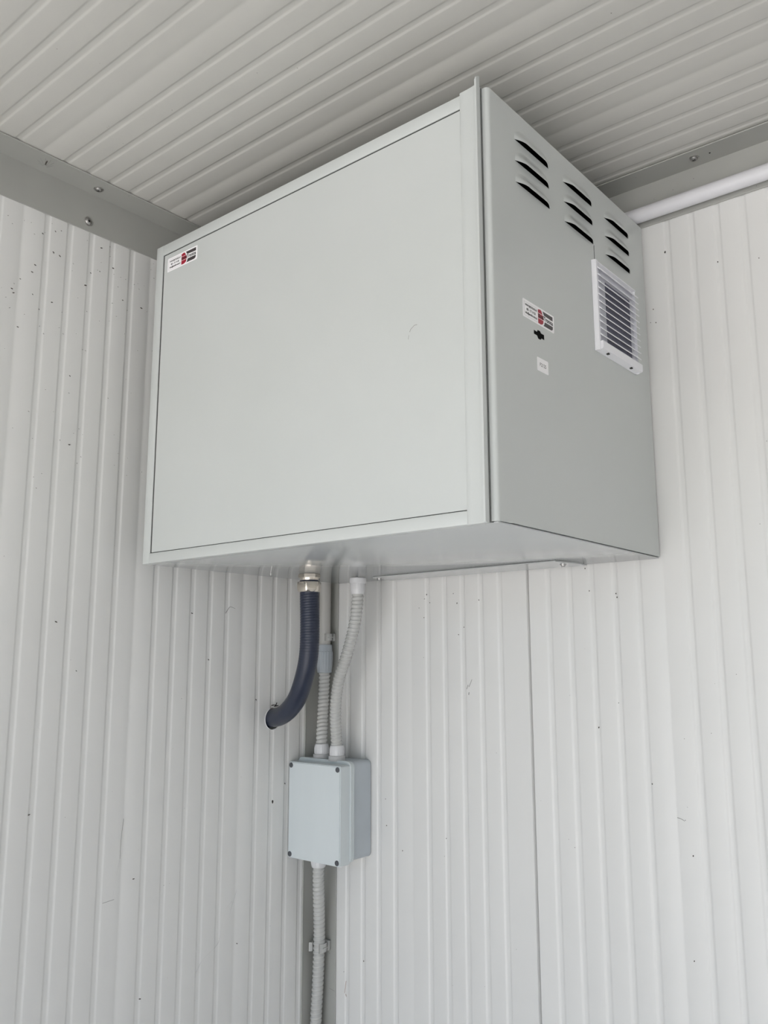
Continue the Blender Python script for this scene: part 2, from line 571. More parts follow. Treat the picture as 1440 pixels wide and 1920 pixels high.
# recessed front sheet with a thin dark gap left, above and below
bm = BM()
box(bm, (ix0 + 0.0026, CY0 + 0.0010, iz0 + 0.0009), (0.622, CY0 + 0.0030, iz1 - 0.0015), 0.0004, 1)
obj('front_panel', bm, 'cabinet', cab, 40)
bm = BM()  # dark sheet filling the gap round the front panel
box(bm, (ix0 - 0.001, CY0 + 0.0014, iz0 - 0.001), (0.622, CY0 + 0.0034, iz1 + 0.001))
obj('gap_filler', bm, 'filler', cab, label='thin dark strip round the front panel')
# hinge-side post: flat, sweeping outward to a rolled lip
bm = BM()
pro = [(0.6146, CY0 + 0.004), (0.6146, CY0 - 0.0012), (0.6156, CY0 - 0.0018), (0.6210, CY0 - 0.0019), (0.6260, CY0 - 0.0020), (0.6300, CY0 - 0.0022),
       (0.6340, CY0 - 0.0027), (0.6372, CY0 - 0.0036), (0.6385, CY0 - 0.0041), (0.6385, CY0 + 0.004)]
prism(bm, pro, (0, 0, -0.0004), (1, 0, 0), (0, 1, 0), (0, 0, 1), CH + 0.0010)
obj('corner_post', bm, 'cabinet', cab, 50)
bm = BM()
lipo = rrect(CY0 - 0.0078, -0.0012, CY0 - 0.0006, 0.4998, 0.004, 6, (0.002, 0.0, 0.0, 0.0065))
prism(bm, lipo, (0.6386, 0, 0), (0, 1, 0), (0, 0, 1), (1, 0, 0), 0.0026)
es = [e for e in bm.edges if abs(e.verts[0].co.x - e.verts[1].co.x) < 1e-6]
bmesh.ops.bevel(bm, geom=es, offset=0.0007, segments=2, affect='EDGES')
obj('post_lip', bm, 'cabinet', cab, 50)
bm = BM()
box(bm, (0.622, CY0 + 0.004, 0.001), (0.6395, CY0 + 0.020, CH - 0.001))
obj('post_web', bm, 'gap_shade', cab)

# ---- louvred door on the side, with real openings
DY0, DY1, DZ0, DZ1 = -0.4182, -0.0050, 0.0030, 0.4893
cols = [(-0.3627, -0.2832), (-0.2467, -0.1672), (-0.1322, -0.0540)]
slots = [0.4528, 0.4262, 0.3996]
HZ = 0.0085
bm = BM()
hole_rects = [(c0 + 0.0004, c1 - 0.0003, z, z + HZ) for c0, c1 in cols for z in slots]
gy0, gy1, gz0, gz1 = -0.1450, -0.0620, 0.2640, 0.3570
hole_rects.append((gy0, gy1, gz0, gz1))
ys = sorted({DY0 + 0.0050, DY1} | {r[0] for r in hole_rects} | {r[1] for r in hole_rects})
zs = sorted({DZ0, DZ1} | {r[2] for r in hole_rects} | {r[3] for r in hole_rects})
grid = {}
def gv(y, z):
    if (y, z) not in grid:
        grid[(y, z)] = bm.verts.new((CX1, y, z))
    return grid[(y, z)]
cells = []
for a, b in zip(ys, ys[1:]):
    for c, d in zip(zs, zs[1:]):
        my, mz = (a + b) / 2, (c + d) / 2
        if any(r[0] < my < r[1] and r[2] < mz < r[3] for r in hole_rects):
            continue
        cells.append(bm.faces.new((gv(a, c), gv(b, c), gv(b, d), gv(a, d))))
ex = bmesh.ops.extrude_face_region(bm, geom=cells)
for e in ex['geom']:
    if isinstance(e, bmesh.types.BMVert):
        e.co.x -= 0.0006
# folded rims
box(bm, (CX1 - 0.016, DY1 - 0.0014, DZ0), (CX1 - 0.0014, DY1, DZ1))
box(bm, (CX1 - 0.006, DY0 + 0.012, DZ0), (CX1 - 0.0014, DY1, DZ0 + 0.0014))
box(bm, (CX1 - 0.006, DY0 + 0.012, DZ1 - 0.0014), (CX1 - 0.0014, DY1, DZ1))
door = obj('door', bm, 'cabinet', cab, 30)
# rolled leading edge
bm = BM()
R1 = 0.0048
outl = [(CX1 + 0.0005, DY0 + R1 + 0.001)]
for i in range(0, 9):
    t = math.radians(90 * i / 8)
    outl.append((CX1 + 0.0005 - R1 + R1 * math.cos(t), DY0 + R1 - R1 * math.sin(t)))
outl += [(CX1 - 0.014, DY0), (CX1 - 0.014, DY0 + 0.0012), (CX1 - R1, DY0 + 0.0012), (CX1 - 0.0014, DY0 + R1 + 0.001)]
dd = []
for q in outl:
    if not dd or (abs(q[0] - dd[-1][0]) + abs(q[1] - dd[-1][1])) > 1e-6:
        dd.append(q)
prism(bm, dd, (0, 0, DZ0 - 0.0012), (1, 0, 0), (0, 1, 0), (0, 0, 1), DZ1 - DZ0 + 0.0006)
obj('rolled_edge', bm, 'cabinet', door, 50)
bm = BM()
prism(bm, rrect(DY0 + R1 + 0.0010, DZ0 - 0.0010, -0.3805, DZ1 - 0.001, 0.012, 8, (0, 0.014, 0.002, 0)), (CX1 - 0.0001, 0, 0), (0, 1, 0), (0, 0, 1), (1, 0, 0), 0.0006)
obj('edge_band', bm, 'cabinet', door, 30)
# pressed hoods
for c0, c1 in cols:
    for z in slots:
        bm = BM()
        NU, NV = 28, 8
        P = 0.0064
        rows = []
        for sgn in (0, 1):
            rr = []
            for i in range(NU + 1):
                u = i / NU
                y = c0 + (c1 - c0) * u
                e = min(1.0, min(u, 1 - u) * (c1 - c0) / 0.020)
                p = P * math.sin(math.pi / 2 * e) ** 0.9
                row = []
                for j in range(NV + 1):
                    v = j / NV
                    hz = 0.0165 * (0.55 + 0.45 * math.sin(math.pi / 2 * e))
                    out = p * (0.5 - 0.5 * math.cos(math.pi * min(1.0, v * 1.02)))
                    row.append(bm.verts.new((CX1 + 0.00005 + out - sgn * 0.0006 * min(1.0, p / 0.001), y, z + hz * (1 - v))))
                rr.append(row)
            rows.append(rr)
        for rr in rows:
            for i in range(NU):
                for j in range(NV):
                    q = bm.faces.new((rr[i][j], rr[i + 1][j], rr[i + 1][j + 1], rr[i][j + 1]))
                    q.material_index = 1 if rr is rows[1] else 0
        for i in range(NU):
            bm.faces.new((rows[0][i][NV], rows[0][i + 1][NV], rows[1][i + 1][NV], rows[1][i][NV]))
            bm.faces.new((rows[0][i][0], rows[0][i + 1][0], rows[1][i + 1][0], rows[1][i][0]))
        obj('louvre', bm, ['cabinet', 'dark'], door, 60)   # inner faces dark: shade under the hood put into the colour
# keyhole: bowtie-shaped black slot
bm = BM()
kz, ky = 0.2284, -0.3207
kp = [(-0.0115, 0.0026), (-0.0045, 0.0022), (-0.0030, 0.0050), (0.0022, 0.0052), (0.0045, 0.0030), (0.0112, 0.0032),
      (0.0115, -0.0028), (0.0052, -0.0026), (0.0030, -0.0050), (-0.0022, -0.0050), (-0.0045, -0.0020), (-0.0115, -0.0018)]
prism(bm, [(a, b) for a, b in kp], (CX1 + 0.0001, ky, kz), (0, 1, 0), (0, 0, 1), (1, 0, 0), 0.0002)
obj('keyhole', bm, 'black', door, label='black bowtie-shaped keyhole')
bm = BM()
box(bm, (CX1 - 0.0002, -0.1673, 0.3760), (CX1 + 0.0004, -0.1667, 0.3985))
obj('grille_cut_line', bm, 'dark', door)

# ---- white filter grille
gr = bpy.data.objects.new('vent_grille', None); COL.objects.link(gr); gr.parent = cab
gr['label'] = 'white plastic filter grille with slanted slats'
GY0, GY1, GZ0, GZ1, GP = -0.1772, -0.0525, 0.2512, 0.3740, 0.0095
bm = BM()
xb = CX1 + 0.0002
box(bm, (xb, GY0, gz0 + 0.001), (xb + 0.0015, gy0 + 0.002, gz1 - 0.001))
box(bm, (xb, gy1 - 0.002, gz0 + 0.001), (xb + 0.0015, GY1, gz1 - 0.001))
box(bm, (xb, GY0, GZ0), (xb + 0.0015, GY1, gz0 + 0.001))
box(bm, (xb, GY0, gz1 - 0.001), (xb + 0.0015, GY1, GZ1))
# left cheek: bevelled wall with its crown on the front
prism(bm, [(0, GY0 - 0.0004), (GP * 0.42, GY0 + 0.0002), (GP * 0.62, GY0 + 0.0016), (GP * 0.62, GY0 + 0.0060), (0, GY0 + 0.0060)], (xb + 0.0001, 0, GZ0 + 0.0003), (1, 0, 0), (0, 1, 0), (0, 0, 1), GZ1 - GZ0)
prism(bm, [(0, GY1), (GP * 0.45, GY1 - 0.0010), (GP * 0.55, GY1 - 0.0022), (0, GY1 - 0.0034)], (xb + 0.0001, 0, GZ0), (1, 0, 0), (0, 1, 0), (0, 0, 1), GZ1 - GZ0)
# bottom rail and its skirt
prism(bm, [(0, GZ0), (GP * 0.92, GZ0 + 0.0025), (GP, GZ0 + 0.0045), (GP, GZ0 + 0.0125), (0, GZ0 + 0.0125)], (xb + 0.00015, GY0 + 0.004, 0), (1, 0, 0), (0, 0, 1), (0, 1, 0), GY1 - GY0 - 0.003)
prism(bm, [(0, GZ1 + 0.0002), (GP * 0.62, GZ1 - 0.0010), (GP * 0.62, GZ1 - 0.0022), (0, GZ1 - 0.0026)], (xb + 0.00015, GY0 + 0.003, 0), (1, 0, 0), (0, 0, 1), (0, 1, 0), GY1 - GY0 - 0.004)
obj('grille_frame', bm, 'white_plastic', gr, 30)
for yy in (-0.152, -0.081):
    bm = BM(); box(bm, (xb + 0.004, yy - 0.002, GZ0 + 0.0002), (xb + 0.0072, yy + 0.002, GZ0 + 0.0018))
    obj('clip_slot', bm, 'dark', gr)
NS = 11
sp = 0.00905
slat_me = None
for k in range(NS):
    z = GZ0 + 0.0190 + sp * k
    if slat_me is None:
        bm = BM()
        prism(bm, [(0.0016, 0.0086), (0.0016, 0.0074), (GP - 0.0002, -0.0004), (GP + 0.0002, 0.0), (GP + 0.0002, 0.0008)], (xb, GY0 + 0.0048, z), (1, 0, 0), (0, 0, 1), (0, 1, 0), GY1 - GY0 - 0.0060)
        so = obj('slat', bm, 'white_plastic', gr)
        slat_me, zb = so, z
    else:
        so = slat_me.copy(); COL.objects.link(so); so.parent = gr
        so.location = (0, 0, z - zb)
bm = BM()
box(bm, (xb - 0.0012, gy0 - 0.001, gz0 - 0.001), (xb + 0.0006, gy1 + 0.001, gz1 + 0.001))
obj('filter_mat', bm, 'filter', gr, label='dark blue-grey filter mat behind the slats')

# ---- stickers
def text(name, body, width, height, o, u, v, n, mat, parent, bold=0.02):
    cu = bpy.data.curves.new(name, 'FONT')
    cu.body = body
    cu.size = 1.0
    cu.offset = bold
    cu.extrude = 0.0
    cu.resolution_u = 3
    t = bpy.data.objects.new(name, cu); COL.objects.link(t)
    dg = bpy.context.evaluated_depsgraph_get()
    me = bpy.data.meshes.new_from_object(t.evaluated_get(dg))
    bpy.data.objects.remove(t)
    bm = BM(); bm.from_mesh(me); bpy.data.meshes.remove(me)
    xs = [q.co.x for q in bm.verts]; yy = [q.co.y for q in bm.verts]
    x0, xr, y0, yr = min(xs), max(xs) - min(xs), min(yy), max(yy) - min(yy)
    o, u, v, n = Vector(o), Vector(u), Vector(v), Vector(n)
    for q in bm.verts:
        q.co = o + u * ((q.co.x - x0) / xr * width) + v * ((q.co.y - y0) / yr * height)
    return obj(name, bm, mat, parent)

def logo_sticker(o, u, n, parent, label):
    """71 x 21.5 mm: address block on the left, red and dark emblem on the right"""
    o, u, n = Vector(o), Vector(u), Vector(n)
    v = Vector((0, 0, 1))
    W, H = 0.0712, 0.0216
    bm = BM(); prism(bm, rrect(0, 0, W, H, 0.0022, 5, (0.0006, 0.0026, 0.0006, 0.0022)), o, u, v, n, 0.00015)
    st = obj('sticker', bm, 'sticker', parent, label=label)
    def plate(name, pts, lev, mat):
        b = BM(); prism(b, [(p[0] * W, p[1] * H) for p in pts], o + n * (0.00015 + lev * 0.00004), u, v, n, 0.00003)
        obj(name, b, mat, st)
    plate('print_line', [(0.04, 0.855), (0.455, 0.855), (0.455, 0.868), (0.04, 0.868)], 0, 'ink_line')
    plate('print_line', [(0.04, 0.105), (0.455, 0.105), (0.455, 0.118), (0.04, 0.118)], 0, 'ink_line')
    plate('print_line', [(0.04, 0.105), (0.046, 0.105), (0.046, 0.868), (0.04, 0.868)], 0, 'ink_line')
    for body, w, h, x, y, mt in (('WWW.EMILTRONICA.IT', 0.375, 0.125, 0.072, 0.655, 'ink'), ('051 - 71 14 20', 0.28, 0.14, 0.115, 0.425, 'ink'),
                                 ('info@emiltronica.it', 0.375, 0.16, 0.072, 0.195, 'ink')):
        text('lettering', body, w * W, h * H, o + u * (x * W) + v * (y * H) + n * 0.00024, u, v, n, mt, st, 0.04)
    # emblem: red half disc with a pale break, dark bars to the right
    def arc(cx, cy, rx, ry, a0, a1, k=14):
        return [(cx + rx * math.cos(math.radians(a0 + (a1 - a0) * i / k)), cy + ry * math.sin(math.radians(a0 + (a1 - a0) * i / k))) for i in range(k + 1)]
    plate('red_emblem', [(0.475, 0.10), (0.56, 0.09)] + arc(0.53, 0.50, 0.150, 0.42, -62, 62) + [(0.55, 0.915), (0.475, 0.86)], 0, 'ink_red')
    plate('dark_bar', [(0.655, 0.70), (0.955, 0.66), (0.955, 0.90), (0.63, 0.90), (0.60, 0.93)], 0, 'ink_grey')
    plate('dark_bar', [(0.63, 0.10), (0.90, 0.10), (0.935, 0.14), (0.955, 0.22), (0.955, 0.345), (0.665, 0.345)], 0, 'ink_grey')
    plate('white_flash', [(0.575, 0.935), (0.615, 0.935), (0.705, 0.52), (0.665, 0.16), (0.62, 0.06), (0.575, 0.06), (0.635, 0.20), (0.662, 0.50)], 1, 'sticker')
    plate('white_band', [(0.478, 0.37), (0.958, 0.37), (0.958, 0.395), (0.478, 0.395)], 2, 'sticker')
    plate('white_band', [(0.478, 0.655), (0.66, 0.655), (0.66, 0.68), (0.478, 0.68)], 2, 'sticker')
    text('lettering', 'Emil', 0.165 * W, 0.215 * H, o + u * (0.482 * W) + v * (0.42 * H) + n * 0.0003, u, v, n, 'ink', st, 0.03)
    text('lettering', 'Tronica', 0.305 * W, 0.255 * H, o + u * (0.652 * W) + v * (0.40 * H) + n * 0.0003, u, v, n, 'ink', st, 0.03)
    return st

logo_sticker((0.0750, CY0 + 0.0010, 0.4421), (1, 0, 0), (0, -1, 0), cab, 'white address sticker with red emblem in the corner of the front panel')
logo_sticker((CX1 + 0.0001, -0.3556, 0.2405), (0, 1, 0), (1, 0, 0), cab, 'white address sticker with red emblem above the keyhole')
bm = BM(); prism(bm, rrect(-0.3272, 0.1850, -0.3018, 0.2010, 0.0014, 4), (CX1 + 0.0001, 0, 0), (0, 1, 0), (0, 0, 1), (1, 0, 0), 0.00015)
ns = obj('number_sticker', bm, 'sticker', cab, label='small white number sticker under the keyhole')
text('lettering', 'F2125', 0.0142, 0.0042, (CX1 + 0.0003, -0.3212, 0.1912), (0, 1, 0), (0, 0, 1), (1, 0, 0), 'ink_grey', ns, 0.012)

# ---- cover plate and screws on the underside, cut out for the cables
bm = BM()
prism(bm, [(0.172, -0.0062), (0.538, -0.0062), (0.538, -0.0365), (0.5265, -0.0800), (0.178, -0.0640), (0.172, -0.0560)], (0, 0, -0.0014), (1, 0, 0), (0, 1, 0), (0, 0, 1), 0.0014)
cp = obj('cover_plate', bm, 'under', cab, label='thin gland plate screwed under the cabinet')
dome_screw((0.1720 + 0.006, -0.0470, -0.0014), (0, 0, -1), cp, 0.0036)
dome_screw((0.5173, -0.0390, -0.0014), (0, 0, -1), cp, 0.0036)
dome_screw((0.0882, -0.2106, 0.0004), (0, 0, -1), cab, 0.0014)
# curved scratch and a faint scuff on the front panel
bm = BM()
sy = CY0 + 0.0010
tube(bm, [(0.5502, sy, 0.2343), (0.5464, sy, 0.2344), (0.5410, sy, 0.2310), (0.5395, sy, 0.2282)], 0.00035, 6)
tube(bm, [(0.5385, sy, 0.2246), (0.5378, sy, 0.2219), (0.5376, sy, 0.2199)], 0.00022, 6)
obj('scratch', bm, 'scuff', cab, label='small curved dark scratch on the front panel')

# ------------------------------------------------------------------ blue-grey hose with its metal gland
hp = (0.1289, -0.1645)
hose = thing('flexible_hose', 'thick blue-grey hose bending from a metal gland under the cabinet into the left wall', 'hose', (hp[0], hp[1], 0))
path = spline([(hp[0], hp[1], -0.010), (0.1300, hp[1], -0.040), (0.1312, -0.1640, -0.085), (0.1275, -0.1622, -0.130), (0.1120, -0.1570, -0.167), (0.0885, -0.1480, -0.197),
               (0.0600, -0.1380, -0.2165), (0.0290, -0.1270, -0.2285), (0.0, -0.1180, -0.2335), (-0.010, -0.1150, -0.2350)], 16)
bm = BM()
tube(bm, path, 0.0154, 28, lambda s, th: (0.00018 * math.cos(2 * math.pi * (s / 0.0042 - th / (2 * math.pi)))) * max(0.0, min(1.0, (0.15 - s) / 0.05)), 0.0008)
obj('sleeve', bm, 'hose', hose, 60)
bm = BM()
lathe(bm, [(0.0178, 0.0002), (0.0178, -0.0062)], (hp[0], hp[1], 0), 6, rot=0.30)
es = [e for e in bm.edges if abs(e.verts[0].co.z - e.verts[1].co.z) < 1e-6]
bmesh.ops.bevel(bm, geom=es, offset=0.0008, segments=2, affect='EDGES')
gl = obj('cable_gland', bm, 'nickel', hose, 30, label='shiny nickel-plated cable gland')
bm = BM(); lathe(bm, [(0.0152, -0.006), (0.0150, -0.0068), (0.0150, -0.0132), (0.0158, -0.0140)], (hp[0], hp[1], 0), 40)
obj('gland_collar', bm, 'nickel', gl, 40)
bm = BM()
nh = 6
lathe(bm, [(0.0188, -0.0125), (0.0200, -0.0140), (0.0200, -0.0225), (0.0188, -0.0262), (0.0168, -0.0288)], (hp[0], hp[1], 0), 72, rot=0.2,
      mod=lambda t, i: min(1.0, (0.880 if i == 2 or i == 1 else (0.93 if i == 0 else (0.935 if i == 3 else 1.0))) / math.cos(((t + math.pi / nh) % (2 * math.pi / nh)) - math.pi / nh)))
obj('gland_nut', bm, 'nickel', gl, 28)

# ------------------------------------------------------------------ corrugated conduits and fittings
def knurl(nr, a):
    return lambda t, i: 1.0 + (a * (1 if math.sin(nr * t) > 0 else 0) if i in (1, 2) else 0.0)

def nut(c, z, up, parent, r=0.0128, h=0.0165, name='compression_nut'):
    """white ribbed compression nut from z along up (+1 or -1)"""
    bm = BM()
    lathe(bm, [(r * 0.97, 0.0), (r * 0.985, up * 0.0016), (r * 0.985, up * h * 0.55), (r * 0.95, up * h * 0.80), (r * 0.86, up * h), (r * 0.70, up * h)], (c[0], c[1], z), 72, mod=knurl(18, 0.035))
    return obj(name, bm, 'nut_white', parent, 25)

def locknut(c, z, up, parent, r=0.0146, h=0.0085, mat='nut_grey'):
    bm = BM()
    lathe(bm, [(r * 0.97, 0.0), (r, up * 0.0008), (r, up * (h - 0.0012)), (r * 0.93, up * h)], (c[0], c[1], z), 36)
    return obj('locknut', bm, mat, parent, 30)

JT, JB_ = -0.3040, -0.4618         # junction box top and bottom
Y_A, Y_B = (0.0425, -0.0415), (0.0838, -0.0470)

# conduit from the cabinet to the junction box
fl = thing('corrugated_conduit', 'grey corrugated conduit curving from the cabinet underside down to the box', 'conduit', (0.1570, -0.0790, 0), 'grey corrugated conduits')
fc = (0.1575, -0.0790)
pts = [(fc[0], fc[1], -0.020), (0.1570, -0.0788, -0.040), (0.1500, -0.0780, -0.078), (0.1318, -0.0760, -0.126), (0.1115, -0.0725, -0.166), (0.0985, -0.0665, -0.202),
       (0.0895, -0.0575, -0.238), (0.0845, -0.0495, -0.268), (Y_B[0], Y_B[1], -0.292)]
bm = BM(); tube(bm, spline(pts, 16), 0.0086, 30, spiral(0.0064, 0.0013), 0.00055)
obj('corrugated_tube', bm, 'conduit', fl, 60)
nut(fc, -0.0105, -1, fl, 0.0122, 0.0180)
bm = BM(); lathe(bm, [(0.0135, -0.0015), (0.0142, -0.0025), (0.0142, -0.0098), (0.0134, -0.0110)], (fc[0], fc[1], 0), 36)
obj('collar', bm, 'nut_white', fl, 30)
bm = BM(); lathe(bm, [(0.0022, 0.0012), (0.0022, -0.004)], (fc[0], fc[1] - 0.002, 0), 12)
obj('threaded_stub', bm, 'nut_white', fl, 30)
nut(Y_B, JT + 0.0085, 1, fl)
locknut(Y_B, JT, 1, fl)

# rigid pipe in the corner
rg = thing('rigid_pipe', 'straight grey rigid pipe standing in the wall corner behind the hose', 'pipe', (0.0268, -0.0200, -0.115))
bm = BM(); tube(bm, [(0.0262, -0.0200, 0.488), (0.0268, -0.0200, -0.114)], 0.0102, 32)
obj('pipe_wall', bm, 'rigid', rg, 60)

# conduit from the coupling to the junction box
f2 = thing('corrugated_conduit', 'short grey corrugated conduit from the blue-grey coupling to the box', 'conduit', (0.0270, -0.0205, -0.160), 'grey corrugated conduits')
pts = [(0.0275, -0.0205, -0.150), (0.0278, -0.0210, -0.172), (0.0295, -0.0245, -0.205), (0.0340, -0.0310, -0.240), (0.0400, -0.0390, -0.270), (Y_A[0], Y_A[1], -0.292)]
bm = BM(); tube(bm, spline(pts, 16), 0.0087, 30, spiral(0.0070, 0.0013), 0.00060)
obj('corrugated_tube', bm, 'conduit', f2, 60)
bm = BM()
lathe(bm, [(0.0106, 0.0500), (0.0128, 0.0498), (0.0130, 0.0480), (0.0137, 0.0380), (0.0140, 0.0370), (0.0142, 0.0240), (0.0137, 0.0140), (0.0127, 0.0010), (0.0105, 0.0)], (0.0272, -0.0205, -0.1590), 80,
      mod=lambda t, i: 1.0 + (0.035 * (1 if math.sin(16 * t) > -0.2 else 0) if i in (4, 5, 6) else 0.0))
obj('coupling', bm, 'coupling', f2, 25, label='blue-grey ribbed plastic coupling')
nut(Y_A, JT + 0.0085, 1, f2)
locknut(Y_A, JT, 1, f2)

# conduit out of the bottom of the junction box
f3 = thing('corrugated_conduit', 'long grey corrugated conduit running down the corner below the box', 'conduit', (0.0150, -0.0200, ZF), 'grey corrugated conduits')
pts = [(0.0405, -0.0440, -0.470), (0.0385, -0.0420, -0.500), (0.0315, -0.0330, -0.540), (0.0245, -0.0240, -0.585), (0.0205, -0.0200, -0.625), (0.0178, -0.0195, -0.680), (0.0152, -0.0200, -0.735),
       (0.0135, -0.0195, -0.80), (0.0130, -0.0180, -1.00), (0.0130, -0.0180, -1.30), (0.0130, -0.0180, ZF + 0.001)]
bm = BM(); tube(bm, spline(pts, 16), 0.0088, 24, spiral(0.0074, 0.0013), 0.00065)
obj('corrugated_tube', bm, 'conduit', f3, 60)
nut((0.0405, -0.0440), JB_ - 0.0002, -1, f3, 0.0132, 0.0190)

# ------------------------------------------------------------------ junction box
jb = thing('junction_box', 'grey plastic junction box with a screwed lid mounted across the wall corner', 'box', (0.0625, -0.045, JB_))
fx = lambda pts, y, d, bm: prism(bm, pts, (0, y, 0), (1, 0, 0), (0, 0, 1), (0, -1, 0), d)
bm = BM()
fx(rrect(0.0035, JB_ + 0.0010, 0.1205, JT, 0.0080, 8), -0.0018, 0.0480, bm)
base = obj('box_base', bm, 'box_shade', jb, 40)
bm = BM()
fx(rrect(0.0016, JB_ - 0.0010, 0.1250, JT + 0.0018, 0.0095, 10), -0.0490, 0.0035, bm)
fx(rrect(0.0016, JB_ - 0.0010, 0.1250, JT + 0.0018, 0.0095, 10), -0.0532, 0.0042, bm)
fx(rrect(0.0026, JB_, 0.1240, JT + 0.0008, 0.0085, 10), -0.0520, 0.0020, bm)
es = [e for e in bm.edges if abs(e.verts[0].co.y - e.verts[1].co.y) < 1e-6]
bmesh.ops.bevel(bm, geom=es, offset=0.0009, segments=2, affect='EDGES')
obj('lid_rim', bm, 'box_grey', jb, 50)
bm = BM()
LX0, LX1, LZ0, LZ1 = 0.0032, 0.1230, -0.4640, -0.3078
fx(rrect(LX0, LZ0, LX1, LZ1, 0.0028, 4), -0.0570, 0.0240, bm)
es = [e for e in bm.edges if e.verts[0].co.y < -0.08 and e.verts[1].co.y < -0.08]
bmesh.ops.bevel(bm, geom=es, offset=0.0014, segments=2, affect='EDGES')
lid = obj('lid', bm, 'box_grey', jb, 40)
for sx in (LX0 + 0.0055, LX1 - 0.0060):
    for sz in (LZ0 + 0.0058, LZ1 - 0.0058):
        bm = BM()
        lathe(bm, [(0.0043, 0.0), (0.0043, 0.0006), (0.0035, 0.0010), (0.0034, 0.0002), (0.0030, 0.0002), (0.0029, 0.0009), (0.0004, 0.0009)], (sx, -0.0810, sz), 20, (0, -1, 0))
        sco = obj('lid_screw', bm, 'screw_grey', lid, 35)

# ------------------------------------------------------------------ pipe clips
def clip(name, label, c, rad, base_y, parent_cat='clip', zh=0.006, opening=95):
    t = thing(name, label, parent_cat, (c[0], base_y, c[2]), 'grey plastic pipe clips in the corner')
    bm = BM()
    n = 26
    a0, a1 = math.radians(-90 + opening / 2), math.radians(270 - opening / 2)
    outer, inner = [], []
    for i in range(n + 1):
        a = a0 + (a1 - a0) * i / n
        outer.append((c[0] + (rad + 0.0024) * math.cos(a), c[1] + (rad + 0.0024) * math.sin(a)))
        inner.append((c[0] + rad * math.cos(a), c[1] + rad * math.sin(a)))
    flare0 = (outer[0][0] + 0.0022, outer[0][1] - 0.0035)
    flare1 = (outer[-1][0] - 0.0022, outer[-1][1] - 0.0035)
    outl = [flare0] + outer + [flare1] + [(inner[-1][0] - 0.0004, inner[-1][1] - 0.002)] + inner[::-1] + [(inner[0][0] + 0.0004, inner[0][1] - 0.002)]
    prism(bm, outl, (0, 0, c[2] - zh), (1, 0, 0), (0, 1, 0), (0, 0, 1), 2 * zh)
    obj('clip_jaw', bm, 'conduit', t, 40)
    bm = BM()
    box(bm, (c[0] - 0.008, c[1] + rad + 0.0018, c[2] - zh * 1.1), (c[0] + 0.010, base_y, c[2] + zh * 1.1), 0.0006, 1)
    obj('clip_foot', bm, 'conduit', t, 40)
    bm = BM()
    box(bm, (c[0] + rad + 0.0010, c[1] - 0.004, c[2] - 0.0008), (c[0] + rad + 0.0042, c[1] + 0.006, c[2] + 0.0008), 0.0003, 1)
    obj('clip_rib', bm, 'conduit', t, 40)
    return t

clip('pipe_clip', 'grey plastic clip holding the rigid pipe just above the coupling', (0.0267, -0.0200, -0.0960), 0.0106, -0.0022, zh=0.0062)
clip('pipe_clip', 'grey open plastic clip gripping the long conduit below the box', (0.0208, -0.0202, -0.6160), 0.0108, -0.0022, zh=0.0070)

# ------------------------------------------------------------------ white pipe under the ceiling
wp = thing('white_pipe', 'white round pipe running along the top of the right wall behind the cabinet', 'pipe', (1.2, -0.0135, 0.4995))
bm = BM(); tube(bm, [(0.10, -0.0127, 0.5057), (2.44, -0.0127, 0.5057)], 0.0107, 36)
obj('pipe_wall', bm, 'pipe_white', wp, 60)

# ------------------------------------------------------------------ specks, scuffs, spider
rnd = random.Random(7)
SL = [(-0.5841, 0.4659), (-0.5652, 0.4769), (-0.5662, 0.4442), (-0.5561, 0.4423), (-0.5917, 0.4149), (-0.5955, 0.403), (-0.6115, 0.3868), (-0.6224, 0.3688), (-0.6197, 0.3635),
      (-0.5924, 0.3706), (-0.5634, 0.3684), (-0.5815, 0.3519), (-0.6101, 0.3168), (-0.4906, 0.4803), (-0.491, 0.4422), (-0.4689, 0.4555), (-0.4494, 0.4101), (-0.4157, 0.4082),
      (-0.5057, 0.4342), (-0.5131, 0.4121), (-0.5563, 0.4814), (-0.5284, 0.2676), (-0.5224, 0.1667), (-0.5255, -0.0843), (-0.4906, -0.1509), (-0.2599, -0.1356), (-0.1571, -0.2018),
      (-0.1148, -0.3706), (-0.0872, -0.3442), (-0.1852, -0.5765), (-0.3621, -0.6082), (-0.2959, -0.0633), (-0.5462, -0.3352), (-0.3818, -0.4443)]
SR = [(0.6782, 0.4433), (0.7508, 0.4055), (0.8044, 0.394), (0.656, 0.3621), (0.651, 0.3431), (0.6588, 0.3411), (0.5779, -0.044), (0.5793, -0.0493), (0.5303, -0.0002), (0.5318, -0.005),
      (0.5428, -0.2306), (0.5742, -0.1959), (0.6166, -0.3008), (0.4984, -0.3971), (0.6598, -0.5128), (0.1517, -0.3652), (0.6665, -0.3856), (0.1539, -0.4074), (0.1876, -0.4425), (0.1041, -0.627),
      (0.6588, -0.3426), (0.2757, -0.4126), (0.2417, -0.0288), (0.2371, -0.0357), (0.2481, -0.0425), (0.2961, -0.0298), (0.3032, -0.0457), (0.2257, -0.0504), (0.2356, -0.0668), (0.316, -0.0847),
      (0.3053, -0.0963), (0.3456, -0.0425), (0.0601, -0.6527), (0.537, -0.0381)]
def fleck(bm, p, n, a, b, ang):
    n = Vector(n); up = Vector((0, 0, 1)); u = up.cross(n)
    d1 = u * math.cos(ang) + up * math.sin(ang); d2 = n.cross(d1)
    pts = [(a * math.cos(t) * (0.8 + 0.4 * rnd.random()), b * math.sin(t)) for t in [2 * math.pi * i / 7 for i in range(7)]]
    prism(bm, pts, p, d1, d2, n, 0.0003)
bm = BM()
